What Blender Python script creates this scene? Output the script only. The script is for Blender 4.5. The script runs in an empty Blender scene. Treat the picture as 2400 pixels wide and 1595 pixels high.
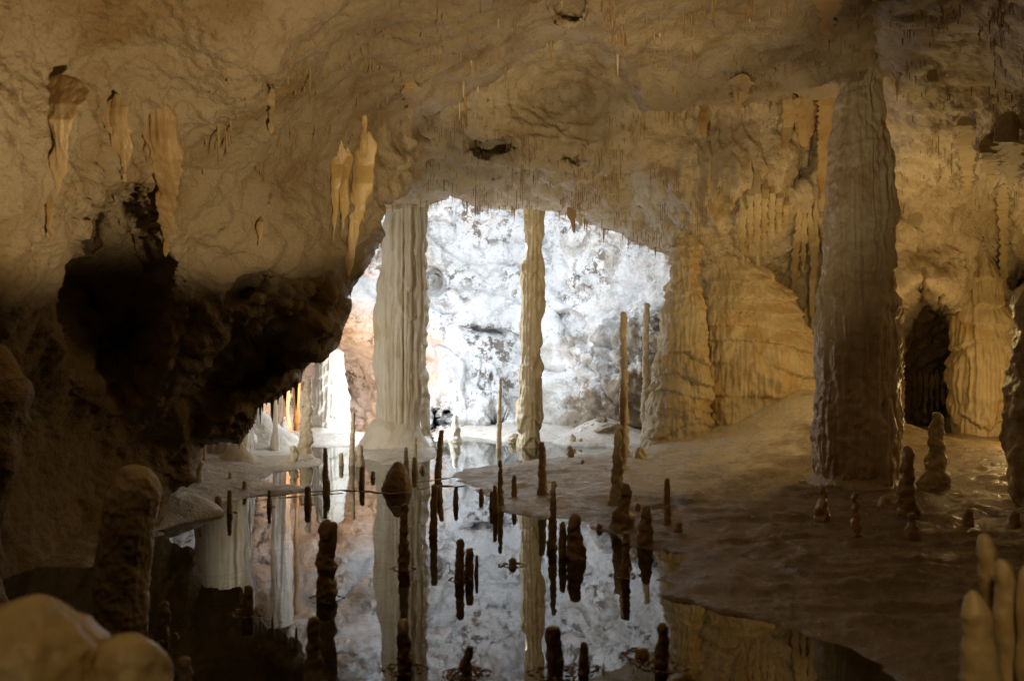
import bpy, math, random
import numpy as np
from mathutils import Vector
random.seed(7); rng = np.random.default_rng(11)
sc = bpy.context.scene
COL = sc.collection
F, CX, CY, HC = 2333.0, 1200.0, 797.5, 1.6      # focal length in photo pixels, centre, camera height above the pond

# ------------------------------------------------------------------ noise
_perm = np.random.default_rng(3).permutation(512).astype(np.int64)
_grad = np.random.default_rng(5).normal(size=(512, 3)); _grad /= np.linalg.norm(_grad, axis=1)[:, None]
def _h(i, j, k):
    return _perm[(_perm[(_perm[i & 511] + j) & 511] + k) & 511]
def perlin(P):
    P = np.asarray(P, float); I = np.floor(P).astype(np.int64); f = P - I
    u = f * f * f * (f * (f * 6 - 15) + 10); r = 0
    for dx in (0, 1):
        wx = u[..., 0] if dx else 1 - u[..., 0]
        for dy in (0, 1):
            wy = u[..., 1] if dy else 1 - u[..., 1]
            for dz in (0, 1):
                wz = u[..., 2] if dz else 1 - u[..., 2]
                g = _grad[_h(I[..., 0] + dx, I[..., 1] + dy, I[..., 2] + dz)]
                r = r + wx * wy * wz * (g[..., 0] * (f[..., 0] - dx) + g[..., 1] * (f[..., 1] - dy) + g[..., 2] * (f[..., 2] - dz))
    return r * 1.6
def fbm(P, o=4, lac=2.03, g=.5):
    r = 0; a = 1
    for k in range(o):
        r = r + a * perlin(P + k * 17.3); P = P * lac; a *= g
    return r
def ridge(P): return 1 - np.minimum(1, np.abs(perlin(P)) * 2.2)
def billow(P, o=3):
    r = 0; a = 1
    for k in range(o):
        r = r + a * (np.abs(perlin(P + k * 9.1)) * 2 - .5); P = P * 2.1; a *= .5
    return r
def sstep(a, b, x):
    t = np.clip((x - a) / (b - a), 0, 1); return t * t * (3 - 2 * t)
def S(a, *k): return np.stack([a[..., i] * k[i] for i in range(3)], -1)

# ------------------------------------------------------------------ projection helpers
def unproj(px, py, Y):
    px, py, Y = np.broadcast_arrays(np.asarray(px, float), np.asarray(py, float), np.asarray(Y, float))
    return np.stack([(px - CX) / F * Y, Y, HC - (py - CY) / F * Y], -1)
def ground(px, py): return ((px - CX) / F * (F * HC / (py - CY)), F * HC / (py - CY))
def sdist(X, Y, poly):
    """signed distance, positive inside"""
    p = np.asarray(poly, float); q = np.roll(p, -1, 0); best = np.full(X.shape, 1e18); ins = np.zeros(X.shape, bool)
    for (ax, ay), (bx, by) in zip(p, q):
        ex, ey = bx - ax, by - ay; L = ex * ex + ey * ey + 1e-12
        t = np.clip(((X - ax) * ex + (Y - ay) * ey) / L, 0, 1)
        best = np.minimum(best, (X - ax - t * ex) ** 2 + (Y - ay - t * ey) ** 2)
        c = (ay > Y) != (by > Y)
        ins ^= c & (X < ex * (Y - ay) / (ey if abs(ey) > 1e-12 else 1e-12) + ax)
    d = np.sqrt(best); return np.where(ins, d, -d)
def rbf(ctrl, c=130.0):
    A = np.asarray(ctrl, float); p = A[:, :2]; n = len(A)
    D = np.sqrt(((p[:, None] - p[None]) ** 2).sum(-1) + c * c) - np.eye(n) * 2
    M = np.zeros((n + 1, n + 1)); M[:n, :n] = D; M[n, :n] = M[:n, n] = 1
    w = np.linalg.solve(M, np.r_[A[:, 2], 0])
    def f(x, y):
        x = np.asarray(x, float); y = np.asarray(y, float); r = np.full(np.broadcast(x, y).shape, w[n])
        for i in range(n): r = r + w[i] * np.sqrt((x - p[i, 0]) ** 2 + (y - p[i, 1]) ** 2 + c * c)
        return r
    return f

# ------------------------------------------------------------------ objects
def tag(o, label=None, cat=None, group=None, kind=None):
    if label: o['label'] = label
    if cat: o['category'] = cat
    if group: o['group'] = group
    if kind: o['kind'] = kind
    return o
def mkmesh(name, V, Q, mat, parent=None, T=None, smooth=True):
    V = np.ascontiguousarray(V, dtype=np.float32).reshape(-1, 3)
    if parent is not None: V = V - np.array(parent.location, dtype=np.float32)
    Q = np.asarray(Q, np.int32).reshape(-1, 4); T = np.asarray(T if T is not None else [], np.int32).reshape(-1, 3)
    me = bpy.data.meshes.new(name); me.vertices.add(len(V)); me.vertices.foreach_set('co', V.ravel())
    nl = Q.size + T.size; me.loops.add(nl); me.loops.foreach_set('vertex_index', np.r_[Q.ravel(), T.ravel()])
    me.polygons.add(len(Q) + len(T))
    ls = np.r_[np.arange(len(Q)) * 4, Q.size + np.arange(len(T)) * 3].astype(np.int32)
    me.polygons.foreach_set('loop_start', ls)
    if smooth: me.polygons.foreach_set('use_smooth', np.ones(len(ls), bool))
    me.update(calc_edges=True); me.validate()
    me.materials.append(mat)
    o = bpy.data.objects.new(name, me); COL.objects.link(o)
    if parent is not None: o.parent = parent
    return o
def empty(name, loc):
    o = bpy.data.objects.new(name, None); o.location = loc; o.empty_display_size = .1; COL.objects.link(o); return o
def gridq(n, m, wrap=False):
    i = np.arange(n - 1)[:, None]; j = np.arange(m if wrap else m - 1)[None]
    j2 = (j + 1) % m
    return np.stack([i * m + j, i * m + j2, (i + 1) * m + j2, (i + 1) * m + j], -1).reshape(-1, 4)

# ------------------------------------------------------------------ materials
def nd(nt, t, **kw):
    n = nt.nodes.new(t)
    for k, v in kw.items():
        if k.startswith('i_'):
            key = k[2:]; key = int(key) if key.isdigit() else key.replace('_', ' ')
            n.inputs[key].default_value = v
        else: setattr(n, k, v)
    return n
def ramp(nt, src, stops):
    r = nd(nt, 'ShaderNodeValToRGB'); nt.links.new(src, r.inputs[0]); e = r.color_ramp.elements
    while len(e) < len(stops): e.new(.5)
    for el, (p, c) in zip(e, stops):
        el.position = p; el.color = (c, c, c, 1) if isinstance(c, (int, float)) else (*c, 1)
    return r.outputs[0]
def mix(nt, fac, a, b, mode='MIX'):
    m = nd(nt, 'ShaderNodeMix', data_type='RGBA', blend_type=mode)
    for s, v in ((m.inputs[0], fac), (m.inputs[6], a), (m.inputs[7], b)):
        if hasattr(v, 'is_output') or isinstance(v, bpy.types.NodeSocket): nt.links.new(v, s)
        else: s.default_value = v if isinstance(v, (int, float)) else (*v, 1)
    return m.outputs[2]
def noise(nt, co, scale, detail=5, rough=.55, dist=0):
    n = nd(nt, 'ShaderNodeTexNoise', i_Scale=scale, i_Detail=detail, i_Roughness=rough, i_Distortion=dist)
    nt.links.new(co, n.inputs['Vector']); return n.outputs[0]
def rockmat(name, c1, c2, stain=None, st_rng=(.55, .7), st_scale=2.0, spots=None, sp_rng=(.62, .68), sp_scale=6, rough=(.35, .75), bump=.5, bscale=14, streak=0, streakc=(.3, .16, .05), sss=0, spec=.5, bdist=.03, patch=None):
    m = bpy.data.materials.new(name); m.use_nodes = True; nt = m.node_tree; b = nt.nodes['Principled BSDF']
    co = nd(nt, 'ShaderNodeNewGeometry').outputs['Position']
    col = mix(nt, ramp(nt, noise(nt, co, 1.3, 4, .6), [(.35, 0), (.65, 1)]), c1, c2)
    if stain:
        col = mix(nt, ramp(nt, noise(nt, co, st_scale, 5, .6, 0), [(st_rng[0], 0), (st_rng[1], 1)]), col, stain)
    if streak:
        mp = nd(nt, 'ShaderNodeMapping'); mp.inputs['Scale'].default_value = (1, 1, .12); nt.links.new(co, mp.inputs[0])
        col = mix(nt, ramp(nt, noise(nt, mp.outputs[0], 9, 4, .6), [(.5, 0), (.72, streak)]), col, streakc)
    if spots:
        a = ramp(nt, noise(nt, co, sp_scale, 6, .75, 0), [(sp_rng[0], 0), (sp_rng[1], 1)])
        b2 = ramp(nt, noise(nt, co, sp_scale * .22, 3, .5), [(.42, 0), (.6, 1)])
        mm = nd(nt, 'ShaderNodeMath', operation='MULTIPLY'); nt.links.new(a, mm.inputs[0]); nt.links.new(b2, mm.inputs[1])
        col = mix(nt, mm.outputs[0], col, spots)
    if patch:      # another kind of rock in part of the wall / calcite crust on part of the floor
        sx = nd(nt, 'ShaderNodeSeparateXYZ'); nt.links.new(co, sx.inputs[0]); k = (.55, -.15, -.75, -1.05) if name == 'pale_rock' else (-.50, .42, 0, -3.75)
        acc = None
        for q in range(3):
            m_ = nd(nt, 'ShaderNodeMath', operation='MULTIPLY_ADD'); nt.links.new(sx.outputs[q], m_.inputs[0]); m_.inputs[1].default_value = k[q]
            if acc is None: m_.inputs[2].default_value = k[3] + (3.2 if name == 'pale_rock' else 0)
            else: nt.links.new(acc, m_.inputs[2])
            acc = m_.outputs[0]
        m_ = nd(nt, 'ShaderNodeMath', operation='MULTIPLY_ADD'); nt.links.new(noise(nt, co, 1.8, 6, .7), m_.inputs[0]); m_.inputs[1].default_value = 2.2; nt.links.new(acc, m_.inputs[2])
        col = mix(nt, ramp(nt, m_.outputs[0], [(.85, 0), (1.0, 1)] if name == 'pale_rock' else [(.5, 0), (1.0, 1)]), col, patch)
    nt.links.new(col, b.inputs['Base Color'])
    nt.links.new(ramp(nt, noise(nt, co, 5, 3), [(.35, rough[0]), (.65, rough[1])]), b.inputs['Roughness'])
    n1 = noise(nt, co, bscale, 6, .66, 0)
    n2 = noise(nt, co, bscale * 4.3, 3, .6)
    ad = nd(nt, 'ShaderNodeMath', operation='MULTIPLY_ADD'); nt.links.new(n2, ad.inputs[0]); ad.inputs[1].default_value = .3; nt.links.new(n1, ad.inputs[2])
    hs = ad.outputs[0]
    if streak:
        m2 = nd(nt, 'ShaderNodeMapping'); m2.inputs['Scale'].default_value = (1, 1, .07); nt.links.new(co, m2.inputs[0])
        a2 = nd(nt, 'ShaderNodeMath', operation='MULTIPLY_ADD'); nt.links.new(noise(nt, m2.outputs[0], 24, 3, .6), a2.inputs[0]); a2.inputs[1].default_value = 2.2 if name != 'ceiling_rock' else .3; nt.links.new(hs, a2.inputs[2]); hs = a2.outputs[0]
    bp = nd(nt, 'ShaderNodeBump', i_Strength=bump, i_Distance=bdist); nt.links.new(hs, bp.inputs['Height'])
    nt.links.new(bp.outputs[0], b.inputs['Normal'])
    b.inputs['Specular IOR Level'].default_value = spec
    if sss:
        b.inputs['Subsurface Weight'].default_value = sss; b.inputs['Subsurface Radius'].default_value = (1, .5, .18); b.inputs['Subsurface Scale'].default_value = .05
    return m
CREAM, TAN, BROWN, AMBER = (.62, .53, .38), (.50, .40, .26), (.13, .075, .03), (.52, .33, .12)
M = dict(
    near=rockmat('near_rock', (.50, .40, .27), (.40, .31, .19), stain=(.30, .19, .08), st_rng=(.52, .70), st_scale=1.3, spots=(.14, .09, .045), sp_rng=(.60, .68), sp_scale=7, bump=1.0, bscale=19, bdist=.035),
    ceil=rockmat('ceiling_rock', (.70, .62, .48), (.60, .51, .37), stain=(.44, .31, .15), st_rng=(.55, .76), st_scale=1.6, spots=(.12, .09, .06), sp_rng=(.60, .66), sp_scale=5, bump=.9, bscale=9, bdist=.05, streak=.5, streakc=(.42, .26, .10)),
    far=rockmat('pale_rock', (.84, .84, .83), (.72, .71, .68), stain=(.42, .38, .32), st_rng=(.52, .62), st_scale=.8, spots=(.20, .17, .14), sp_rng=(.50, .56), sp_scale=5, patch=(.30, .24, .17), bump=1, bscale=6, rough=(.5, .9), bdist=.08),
    floor=rockmat('wet_floor', (.30, .235, .15), (.20, .15, .09), patch=(.66, .62, .54), stain=(.16, .105, .05), st_rng=(.5, .7), st_scale=1.2, rough=(.16, .55), bump=1.0, bscale=16, bdist=.03, spec=.7),
    flow=rockmat('flowstone', (.60, .51, .33), (.52, .42, .25), stain=(.50, .32, .12), st_rng=(.5, .75), bump=.6, bscale=22, rough=(.22, .5), bdist=.022),
    pillar=rockmat('pillar_stone', (.62, .54, .40), (.54, .45, .31), stain=(.36, .23, .11), st_rng=(.5, .75), streak=.5, bump=.5, bscale=22, rough=(.2, .5), bdist=.02),
    white=rockmat('white_calcite', (.82, .78, .70), (.76, .70, .58), stain=(.66, .54, .36), st_rng=(.52, .75), streak=.5, streakc=(.5, .34, .16), bump=.4, bscale=26, rough=(.4, .8), bdist=.015),
    yellow=rockmat('yellow_calcite', (.78, .68, .47), (.70, .58, .36), stain=(.50, .30, .10), st_rng=(.55, .8), streak=.6, streakc=(.45, .24, .07), bump=.4, bscale=26, rough=(.4, .7), bdist=.015),
    stal=rockmat('stalagmite_stone', (.52, .40, .25), (.42, .30, .17), stain=(.33, .18, .07), st_rng=(.5, .75), bump=.4, bscale=30, rough=(.3, .6), bdist=.012),
    pale=rockmat('pale_stalagmite_stone', (.68, .60, .46), (.58, .48, .33), stain=(.42, .28, .13), st_rng=(.5, .78), bump=.4, bscale=30, rough=(.3, .6), bdist=.012),
    wax=rockmat('waxy_calcite', (.70, .52, .25), (.60, .42, .17), stain=(.5, .33, .14), bump=.55, bscale=26, rough=(.06, .3), sss=.3, bdist=.012, spec=.6),
    amber=rockmat('amber_drapery', (.52, .39, .22), (.47, .33, .17), stain=(.36, .19, .06), st_rng=(.5, .75), streak=.6, bump=.4, bscale=24, rough=(.3, .6), bdist=.015),
    brown=rockmat('brown_stalactite', (.42, .28, .14), (.34, .20, .08), bump=.3, bscale=30, rough=(.3, .6), bdist=.01),
    rubble=rockmat('rubble_stone', (.46, .39, .28), (.33, .26, .17), stain=(.15, .11, .07), st_rng=(.5, .65), st_scale=5, bump=1, bscale=14, rough=(.6, .95), bdist=.04),
)
def watermat():
    m = bpy.data.materials.new('still_water'); m.use_nodes = True; nt = m.node_tree; nt.nodes.clear()
    out = nd(nt, 'ShaderNodeOutputMaterial'); mx = nd(nt, 'ShaderNodeMixShader'); fr = nd(nt, 'ShaderNodeFresnel', i_IOR=1.45)
    tr = nd(nt, 'ShaderNodeBsdfTransparent'); tr.inputs[0].default_value = (.55, .55, .48, 1)
    gl = nd(nt, 'ShaderNodeBsdfGlossy', i_Roughness=.0); gl.inputs[0].default_value = (1, 1, 1, 1)
    co = nd(nt, 'ShaderNodeNewGeometry').outputs['Position']
    bp = nd(nt, 'ShaderNodeBump', i_Strength=.012, i_Distance=.02); nt.links.new(noise(nt, co, 3.5, 2), bp.inputs['Height'])
    nt.links.new(bp.outputs[0], gl.inputs['Normal'])
    nt.links.new(fr.outputs[0], mx.inputs[0]); nt.links.new(tr.outputs[0], mx.inputs[1]); nt.links.new(gl.outputs[0], mx.inputs[2]); nt.links.new(mx.outputs[0], out.inputs[0])
    return m
M['water'] = watermat()

# ------------------------------------------------------------------ rock masses (front surface + back surface, closed along the free edge)
def dents(U, V, D):
    r = 0
    for cx, cy, rx, ry, a, ang, s in D:
        c, n = math.cos(ang), math.sin(ang); x = U - cx; y = V - cy
        q = np.sqrt(((x * c + y * n) / rx) ** 2 + ((-x * n + y * c) / ry) ** 2)
        q = q + .10 * perlin(np.stack([U / 38, V / 38, 0 * U + cx], -1))
        r = r + a * (1 - sstep(1 - s, 1 + s, q))
    return r
def mass(name, ctrl, box, step, poly, mat, hole=False, dent=(), disp=None, rim=(45, .45), thick=(160, 2.2), edge=(9, 3.5), back=True, c=130):
    x0, x1, y0, y1 = box
    U, V = np.meshgrid(np.arange(x0, x1 + 1, step, dtype=float), np.arange(y0, y1 + 1, step, dtype=float))
    f = rbf(ctrl, c)
    if poly is None: sd = np.full(U.shape, 1e4)
    else:
        sd = sdist(U, V, poly)
        if hole: sd = -sd
        N2 = np.stack([U, V, 0 * U], -1)
        sd = sd + edge[0] * perlin(N2 / 46) + edge[1] * perlin(N2 / 15) + edge[1] * .5 * perlin(N2 / 7 + 5)
    n, m = U.shape; keep = sd > -step * 1.2
    gy, gx = np.gradient(sd, step); gl = np.sqrt(gx * gx + gy * gy) + 1e-6
    neg = np.minimum(sd, 0); U = U - neg * gx / gl ** 2 * .98; V = V - neg * gy / gl ** 2 * .98; sd = np.maximum(sd, 0)
    def depth(u, v, s):
        y = f(u, v) + dents(u, v, dent)
        t = 1 - np.clip(s / rim[0], 0, 1); return y + rim[1] * (1 - np.sqrt(np.maximum(0, 1 - t * t)))
    Y = depth(U, V, sd); P = unproj(U, V, Y)
    du = np.gradient(P, axis=1); dv = np.gradient(P, axis=0); Nn = np.cross(du, dv); Nn /= np.linalg.norm(Nn, axis=-1, keepdims=True) + 1e-9
    tocam = np.array([0, 0, HC]) - P; sgn = np.sign((Nn * tocam).sum(-1, keepdims=True)); Nn = Nn * sgn
    d = disp(P, U, V); w = sstep(0, 30, sd) * .85 + .15
    Pf = P + Nn * (d * w)[..., None]
    idx = np.full(U.shape, -1); a = gridq(n, m); kq = keep.ravel()[a].all(1) ; a = a[kq]
    if back:
        Yb = Y + thick[1] * (1 - np.exp(-sd / thick[0])) + .25 * np.minimum(1, sd / 60) * (1 + perlin(P * 2))
        Pb = unproj(U, V, Yb) + Nn * (d * w)[..., None]
        e = sd <= 0
        Pb[e] = Pf[e]
        V3 = np.concatenate([Pf.reshape(-1, 3), Pb.reshape(-1, 3)]); Q = np.concatenate([a, a[:, ::-1] + n * m])
    else: V3 = Pf.reshape(-1, 3); Q = a
    used = np.unique(Q); mp = np.full(len(V3), -1); mp[used] = np.arange(len(used))
    o = mkmesh(name, V3[used], mp[Q], mat); tag(o, kind='structure')
    def at(u, v, s=200.0):
        u = np.asarray(u, float); v = np.asarray(v, float); return float(depth(u, v, np.asarray(s, float)))
    return o, at, (Pf, Nn, sd, U, V)

def rib(P, sx, sz): return ridge(np.stack([P[..., 0] * sx, P[..., 1] * sx * .6, P[..., 2] * sz], -1))
# near shell: left wall, near ceiling, shelf
N_edge = [(-900, 1700), (180, 1640), (250, 1500), (310, 1380), (365, 1262), (385, 1215), (405, 1150), (455, 1132), (462, 1085), (475, 1047), (520, 1040), (560, 1034), (590, 1000), (605, 962), (660, 925), (697, 893), (705, 868), (735, 845), (785, 818), (800, 780), (820, 740), (816, 700), (828, 672), (868, 615), (885, 570), (905, 552), (890, 510), (900, 480), (955, 455), (985, 425), (1005, 360), (1012, 330), (985, 300), (1000, 270), (1060, 245), (1110, 215), (1190, 175), (1230, 130), (1290, 103), (1400, 95), (1440, 130), (1470, 200), (1500, 262), (1560, 262), (1640, 250), (1720, 250), (1800, 246), (1860, 222), (1900, 228), (1960, 243), (2030, 235), (2060, 180), (2085, 100), (2100, -60), (2130, -500), (-900, -500)]
N_ctrl = [(-700, -400, 3.0), (-700, 400, 3.4), (-700, 1000, 3.6), (-700, 1500, 3.8), (-200, 0, 4.2), (-200, 600, 4.8), (-200, 1200, 5.6), (0, 0, 4.8), (0, 350, 5.0), (0, 800, 5.8), (0, 1100, 6.8), (0, 1400, 6.6), (300, 0, 5.4), (300, 300, 6.1), (150, 500, 5.8), (400, 600, 7.0), (380, 900, 8.0), (150, 900, 7.0), (200, 1200, 7.9), (250, 1400, 7.9), (330, 1150, 8.3), (420, 1100, 8.6), (560, 1000, 8.6), (500, 800, 7.9), (650, 850, 8.6), (780, 780, 8.8), (600, 650, 7.7), (780, 620, 8.5), (860, 570, 8.9), (600, 350, 7.0), (600, 100, 6.0), (800, 400, 8.1), (800, 150, 7.0), (900, 0, 6.4), (920, 440, 9.0), (980, 330, 9.3), (1000, 150, 7.8), (1150, 180, 8.8), (1200, 0, 6.6), (1250, 90, 8.1), (1400, 60, 7.7), (1450, -40, 6.9), (1500, 150, 9.0), (1560, 250, 10.2), (1700, 230, 10.3), (1700, 80, 8.2), (1700, -50, 7.0), (1900, 210, 10.4), (1900, 180, 9.9), (1900, 80, 8.6), (2000, 220, 10.6), (2050, 100, 9.4), (2000, -50, 7.6), (2100, 0, 9.0), (1000, -400, 4.4), (300, -400, 4.0), (1800, -400, 5.0), (2100, -400, 5.4), (500, 1300, 8.5)]
def N_disp(P, U, V):
    d = .15 * fbm(P * .9, 3) + .035 * billow(P * 3.1 + 3, 3)
    tex = sstep(900, 250, V + .35 * (U - 300)) * sstep(950, 500, U)
    d = d + (.006 + .012 * tex) * fbm(P * 17 + 40, 2) + .006 * fbm(P * 42, 2)
    rg = sstep(60, 0, np.abs(U + .9 * V - 1300) - 60) * sstep(200, 300, V) * sstep(620, 520, V)   # rough band beside the arch
    d = d + .10 * rg * fbm(P * 4.5, 4)
    low = sstep(560, 700, V) * sstep(300, 450, U)
    d = d + low * .08 * billow(P * 2.3 + 9, 4)
    dr = sstep(60, 0, np.abs(U - 250) - 140) * sstep(150, 260, V) * sstep(640, 520, V)
    d = d + .07 * dr * rib(P, 9, .8)
    return d
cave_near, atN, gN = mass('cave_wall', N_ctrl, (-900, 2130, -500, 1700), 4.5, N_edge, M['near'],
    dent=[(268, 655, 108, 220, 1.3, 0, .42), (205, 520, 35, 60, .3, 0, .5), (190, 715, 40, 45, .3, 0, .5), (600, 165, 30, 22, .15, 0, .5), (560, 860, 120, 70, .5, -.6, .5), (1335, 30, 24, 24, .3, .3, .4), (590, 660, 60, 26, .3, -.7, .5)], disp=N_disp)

C_hole = [(380, 1500), (380, 700), (480, 590), (640, 515), (800, 495), (890, 493), (935, 492), (988, 484), (1030, 470), (1055, 460), (1080, 468), (1110, 484), (1150, 492), (1235, 491), (1300, 498), (1340, 512), (1400, 530), (1450, 548), (1490, 570), (1535, 590), (1590, 605), (1625, 800), (1650, 1500)]
C_ctrl = [(-300, -400, 6), (-300, 500, 7), (-300, 1200, 9), (300, 500, 11), (300, 1000, 13), (300, -300, 6), (600, 480, 13), (300, 100, 7.5), (800, 100, 8.5), (800, 470, 13.4), (1000, 200, 11.2), (1000, 300, 12.0), (1000, 400, 12.8), (1000, 475, 13.7), (1060, 440, 13.6), (1150, 470, 13.9), (1300, 480, 14.0), (1150, 350, 12.2), (1300, 400, 12.8), (1200, 250, 12.1), (1330, 200, 12.3), (1400, 290, 12.7), (1450, 340, 12.6), (1000, -300, 6), (1300, 80, 10.6), (1500, 0, 8.2), (1500, 520, 14.0), (1450, 450, 13.4), (900, 480, 13.7), (1060, 462, 13.8), (1110, 480, 13.9), (1230, 488, 14.0), (1400, 525, 14.0), (1350, 440, 13.2), (1100, 420, 13.2), (1560, 580, 13.9), (1560, 440, 13.0), (1600, 520, 13.5), (1660, 500, 13.3), (1720, 545, 13.7), (1550, 340, 12.9), (1700, 350, 13.2), (1800, 420, 13.2), (1650, 270, 13.3), (1850, 270, 13.5), (1750, 180, 12.6), (1900, 420, 14.0), (1980, 400, 13.8), (1950, 600, 15.0), (1800, 600, 15.0), (1700, 700, 15.6), (1650, 900, 16), (1900, 800, 15.5), (1900, 1000, 16), (2000, 250, 12.4), (2100, 100, 8.9), (2100, 250, 10.6), (2150, 450, 12.6), (2150, 620, 14.0), (2080, 700, 13.8), (2200, 660, 13.8), (2160, 900, 16.4), (2240, 800, 16.6), (2300, 400, 12.2), (2300, 200, 9.6), (2400, 380, 10.6), (2400, 200, 8.6), (2330, 560, 15.2), (2400, 700, 16.4), (2360, 900, 18), (2300, 1050, 19), (2100, 1050, 16.5), (2300, 0, 7.8), (2500, 0, 6.8), (2600, 300, 7.2), (2600, 700, 11), (2700, 1100, 11), (2900, 500, 5), (2900, -300, 4.5), (2900, 1300, 5), (2000, -400, 5.6), (2400, 1150, 17), (2300, 480, 14)]
def C_disp(P, U, V):
    d = .08 * fbm(P * .9, 3) + .05 * billow(P * 2.1, 4) + .014 * fbm(P * 14, 3)
    rw = sstep(1520, 1620, U) * sstep(180, 300, V)
    d = d + rw * (.07 * rib(P, 5.5, .5) + .04 * rib(P + 7, 13, .7))
    cl = sstep(1450, 1350, U)
    d = d + cl * .07 * fbm(S(P, 2, 3, 8), 3)
    hn = sstep(2250, 2330, U) * sstep(250, 320, V) * sstep(480, 430, V)
    return d + hn * .12 * rib(P, 7, .6)
cave_far_ceiling, atC, gC = mass('cave_ceiling', C_ctrl, (-300, 2900, -400, 1400), 5, C_hole, M['ceil'], hole=True,
    dent=[(1157, 347, 52, 20, .9, .0, .3), (1330, 200, 150, 62, .3, -.3, .8), (2165, 860, 78, 178, 2.6, 0, .2), (1950, 640, 60, 120, .5, 0, .4), (2190, 590, 60, 50, .4, .5, .5), (2390, 650, 30, 40, 1.2, 0, .4), (1340, 372, 25, 10, .3, 0, .5), (2125, 500, 30, 22, .4, .8, .5), (1880, 380, 26, 70, .4, .5, .5)],
    disp=C_disp, rim=(40, .3), thick=(120, 1.6), edge=(5, 3))

F_ctrl = [(350, 300, 13.5), (350, 1100, 13), (480, 900, 16), (480, 500, 15), (620, 900, 18.5), (620, 600, 18), (700, 900, 20.5), (780, 900, 21), (860, 900, 20.5), (700, 990, 20), (860, 990, 19.5), (820, 800, 19.2), (840, 700, 18.5), (900, 640, 18.8), (870, 560, 18), (1000, 1000, 17.5), (1000, 900, 18), (1000, 700, 18.6), (1000, 500, 18.8), (1000, 400, 17.8), (1080, 1020, 17.0), (1160, 1015, 17.2), (1100, 900, 17.6), (1150, 700, 18.6), (1200, 500, 19), (1300, 400, 17.6), (1200, 300, 14.6), (900, 300, 14.6), (1250, 1020, 17.4), (1300, 900, 17.6), (1300, 700, 18.2), (1400, 1020, 16.6), (1400, 900, 16.2), (1400, 780, 16.6), (1400, 600, 17.8), (1480, 900, 15.9), (1480, 700, 16.6), (1540, 1000, 15.6), (1540, 800, 15.8), (1540, 600, 16.2), (1650, 600, 15.2), (1650, 1000, 15), (1500, 420, 15.6), (1650, 350, 14.5), (600, 350, 14)]
def F_disp(P, U, V):
    w = sstep(1440, 1380, U + .3 * (V - 700))
    tl = np.stack([P[..., 0] * .5, P[..., 1], P[..., 2] * 1.6 + P[..., 0] * .9], -1)
    d = .17 * fbm(P * .8 + 2, 4) + (.06 + .12 * (1 - w)) * billow(P * 1.5, 4) - .16 * ridge(tl * 1.1 + 3) ** 4 + .02 * fbm(P * 9, 3)
    cur = sstep(40, 0, np.abs(U - 1100) - 60) * sstep(800, 880, V)
    return d + cur * .15 * rib(P, 4.5, .3)
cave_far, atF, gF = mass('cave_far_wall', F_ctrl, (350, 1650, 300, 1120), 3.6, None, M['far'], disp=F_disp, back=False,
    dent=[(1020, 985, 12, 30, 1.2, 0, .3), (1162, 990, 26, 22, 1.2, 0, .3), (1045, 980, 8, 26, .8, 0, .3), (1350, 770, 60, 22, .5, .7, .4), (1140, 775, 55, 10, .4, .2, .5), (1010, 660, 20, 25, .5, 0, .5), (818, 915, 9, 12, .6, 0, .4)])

# outer shell: rock that closes the cave behind and beside the camera
def outer():
    n, m = 90, 160; th = np.linspace(.001, math.pi - .001, n)[:, None]; ph = np.linspace(0, 2 * math.pi, m, endpoint=False)[None]
    D = np.stack(np.broadcast_arrays(np.sin(th) * np.cos(ph), np.sin(th) * np.sin(ph), np.cos(th) + 0 * ph), -1)
    P = D * np.array([13, 19, 6.5]) + np.array([0, 10, 1.5]); P = P + D * (fbm(P * .35, 4) * .8)[..., None]
    o = mkmesh('cave_rock', P, gridq(n, m, True), M['near']); tag(o, kind='structure')
outer()

# ------------------------------------------------------------------ floor and water
def G(L): return [ground(x, y) for x, y in L]
LAND_R = G([(2260, 1800), (2150, 1640), (2080, 1562), (1990, 1527), (1900, 1492), (1750, 1441), (1640, 1421), (1570, 1402), (1548, 1385), (1562, 1352), (1600, 1328), (1625, 1306), (1560, 1292), (1500, 1287), (1440, 1262), (1400, 1240), (1370, 1224), (1280, 1214), (1220, 1206), (1178, 1196), (1142, 1166), (1100, 1138), (1062, 1116), (1075, 1100), (1180, 1090), (1270, 1076), (1400, 1060), (1430, 1046), (1330, 1046), (1300, 1034), (1420, 1012), (1600, 1002), (4200, 1000), (5500, 1400), (5200, 2600)])
LAND_L = G([(200, 1330), (330, 1290), (380, 1242), (440, 1222), (515, 1206), (470, 1190), (500, 1186), (560, 1172), (600, 1163), (660, 1158), (730, 1148), (700, 1140), (640, 1133), (600, 1124), (640, 1107), (700, 1096), (762, 1091), (760, 1080), (700, 1072), (665, 1050), (690, 1037), (735, 1046), (815, 1046), (850, 1070), (900, 1088), (960, 1092), (1010, 1078), (1032, 1058), (1010, 1042), (960, 1015), (700, 1012), (560, 1000), (-700, 1000), (-1500, 1300)])
BACK = G([(1020, 1034), (1100, 1022), (1180, 1036), (1300, 1034), (1420, 1010), (1000, 995)])
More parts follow.
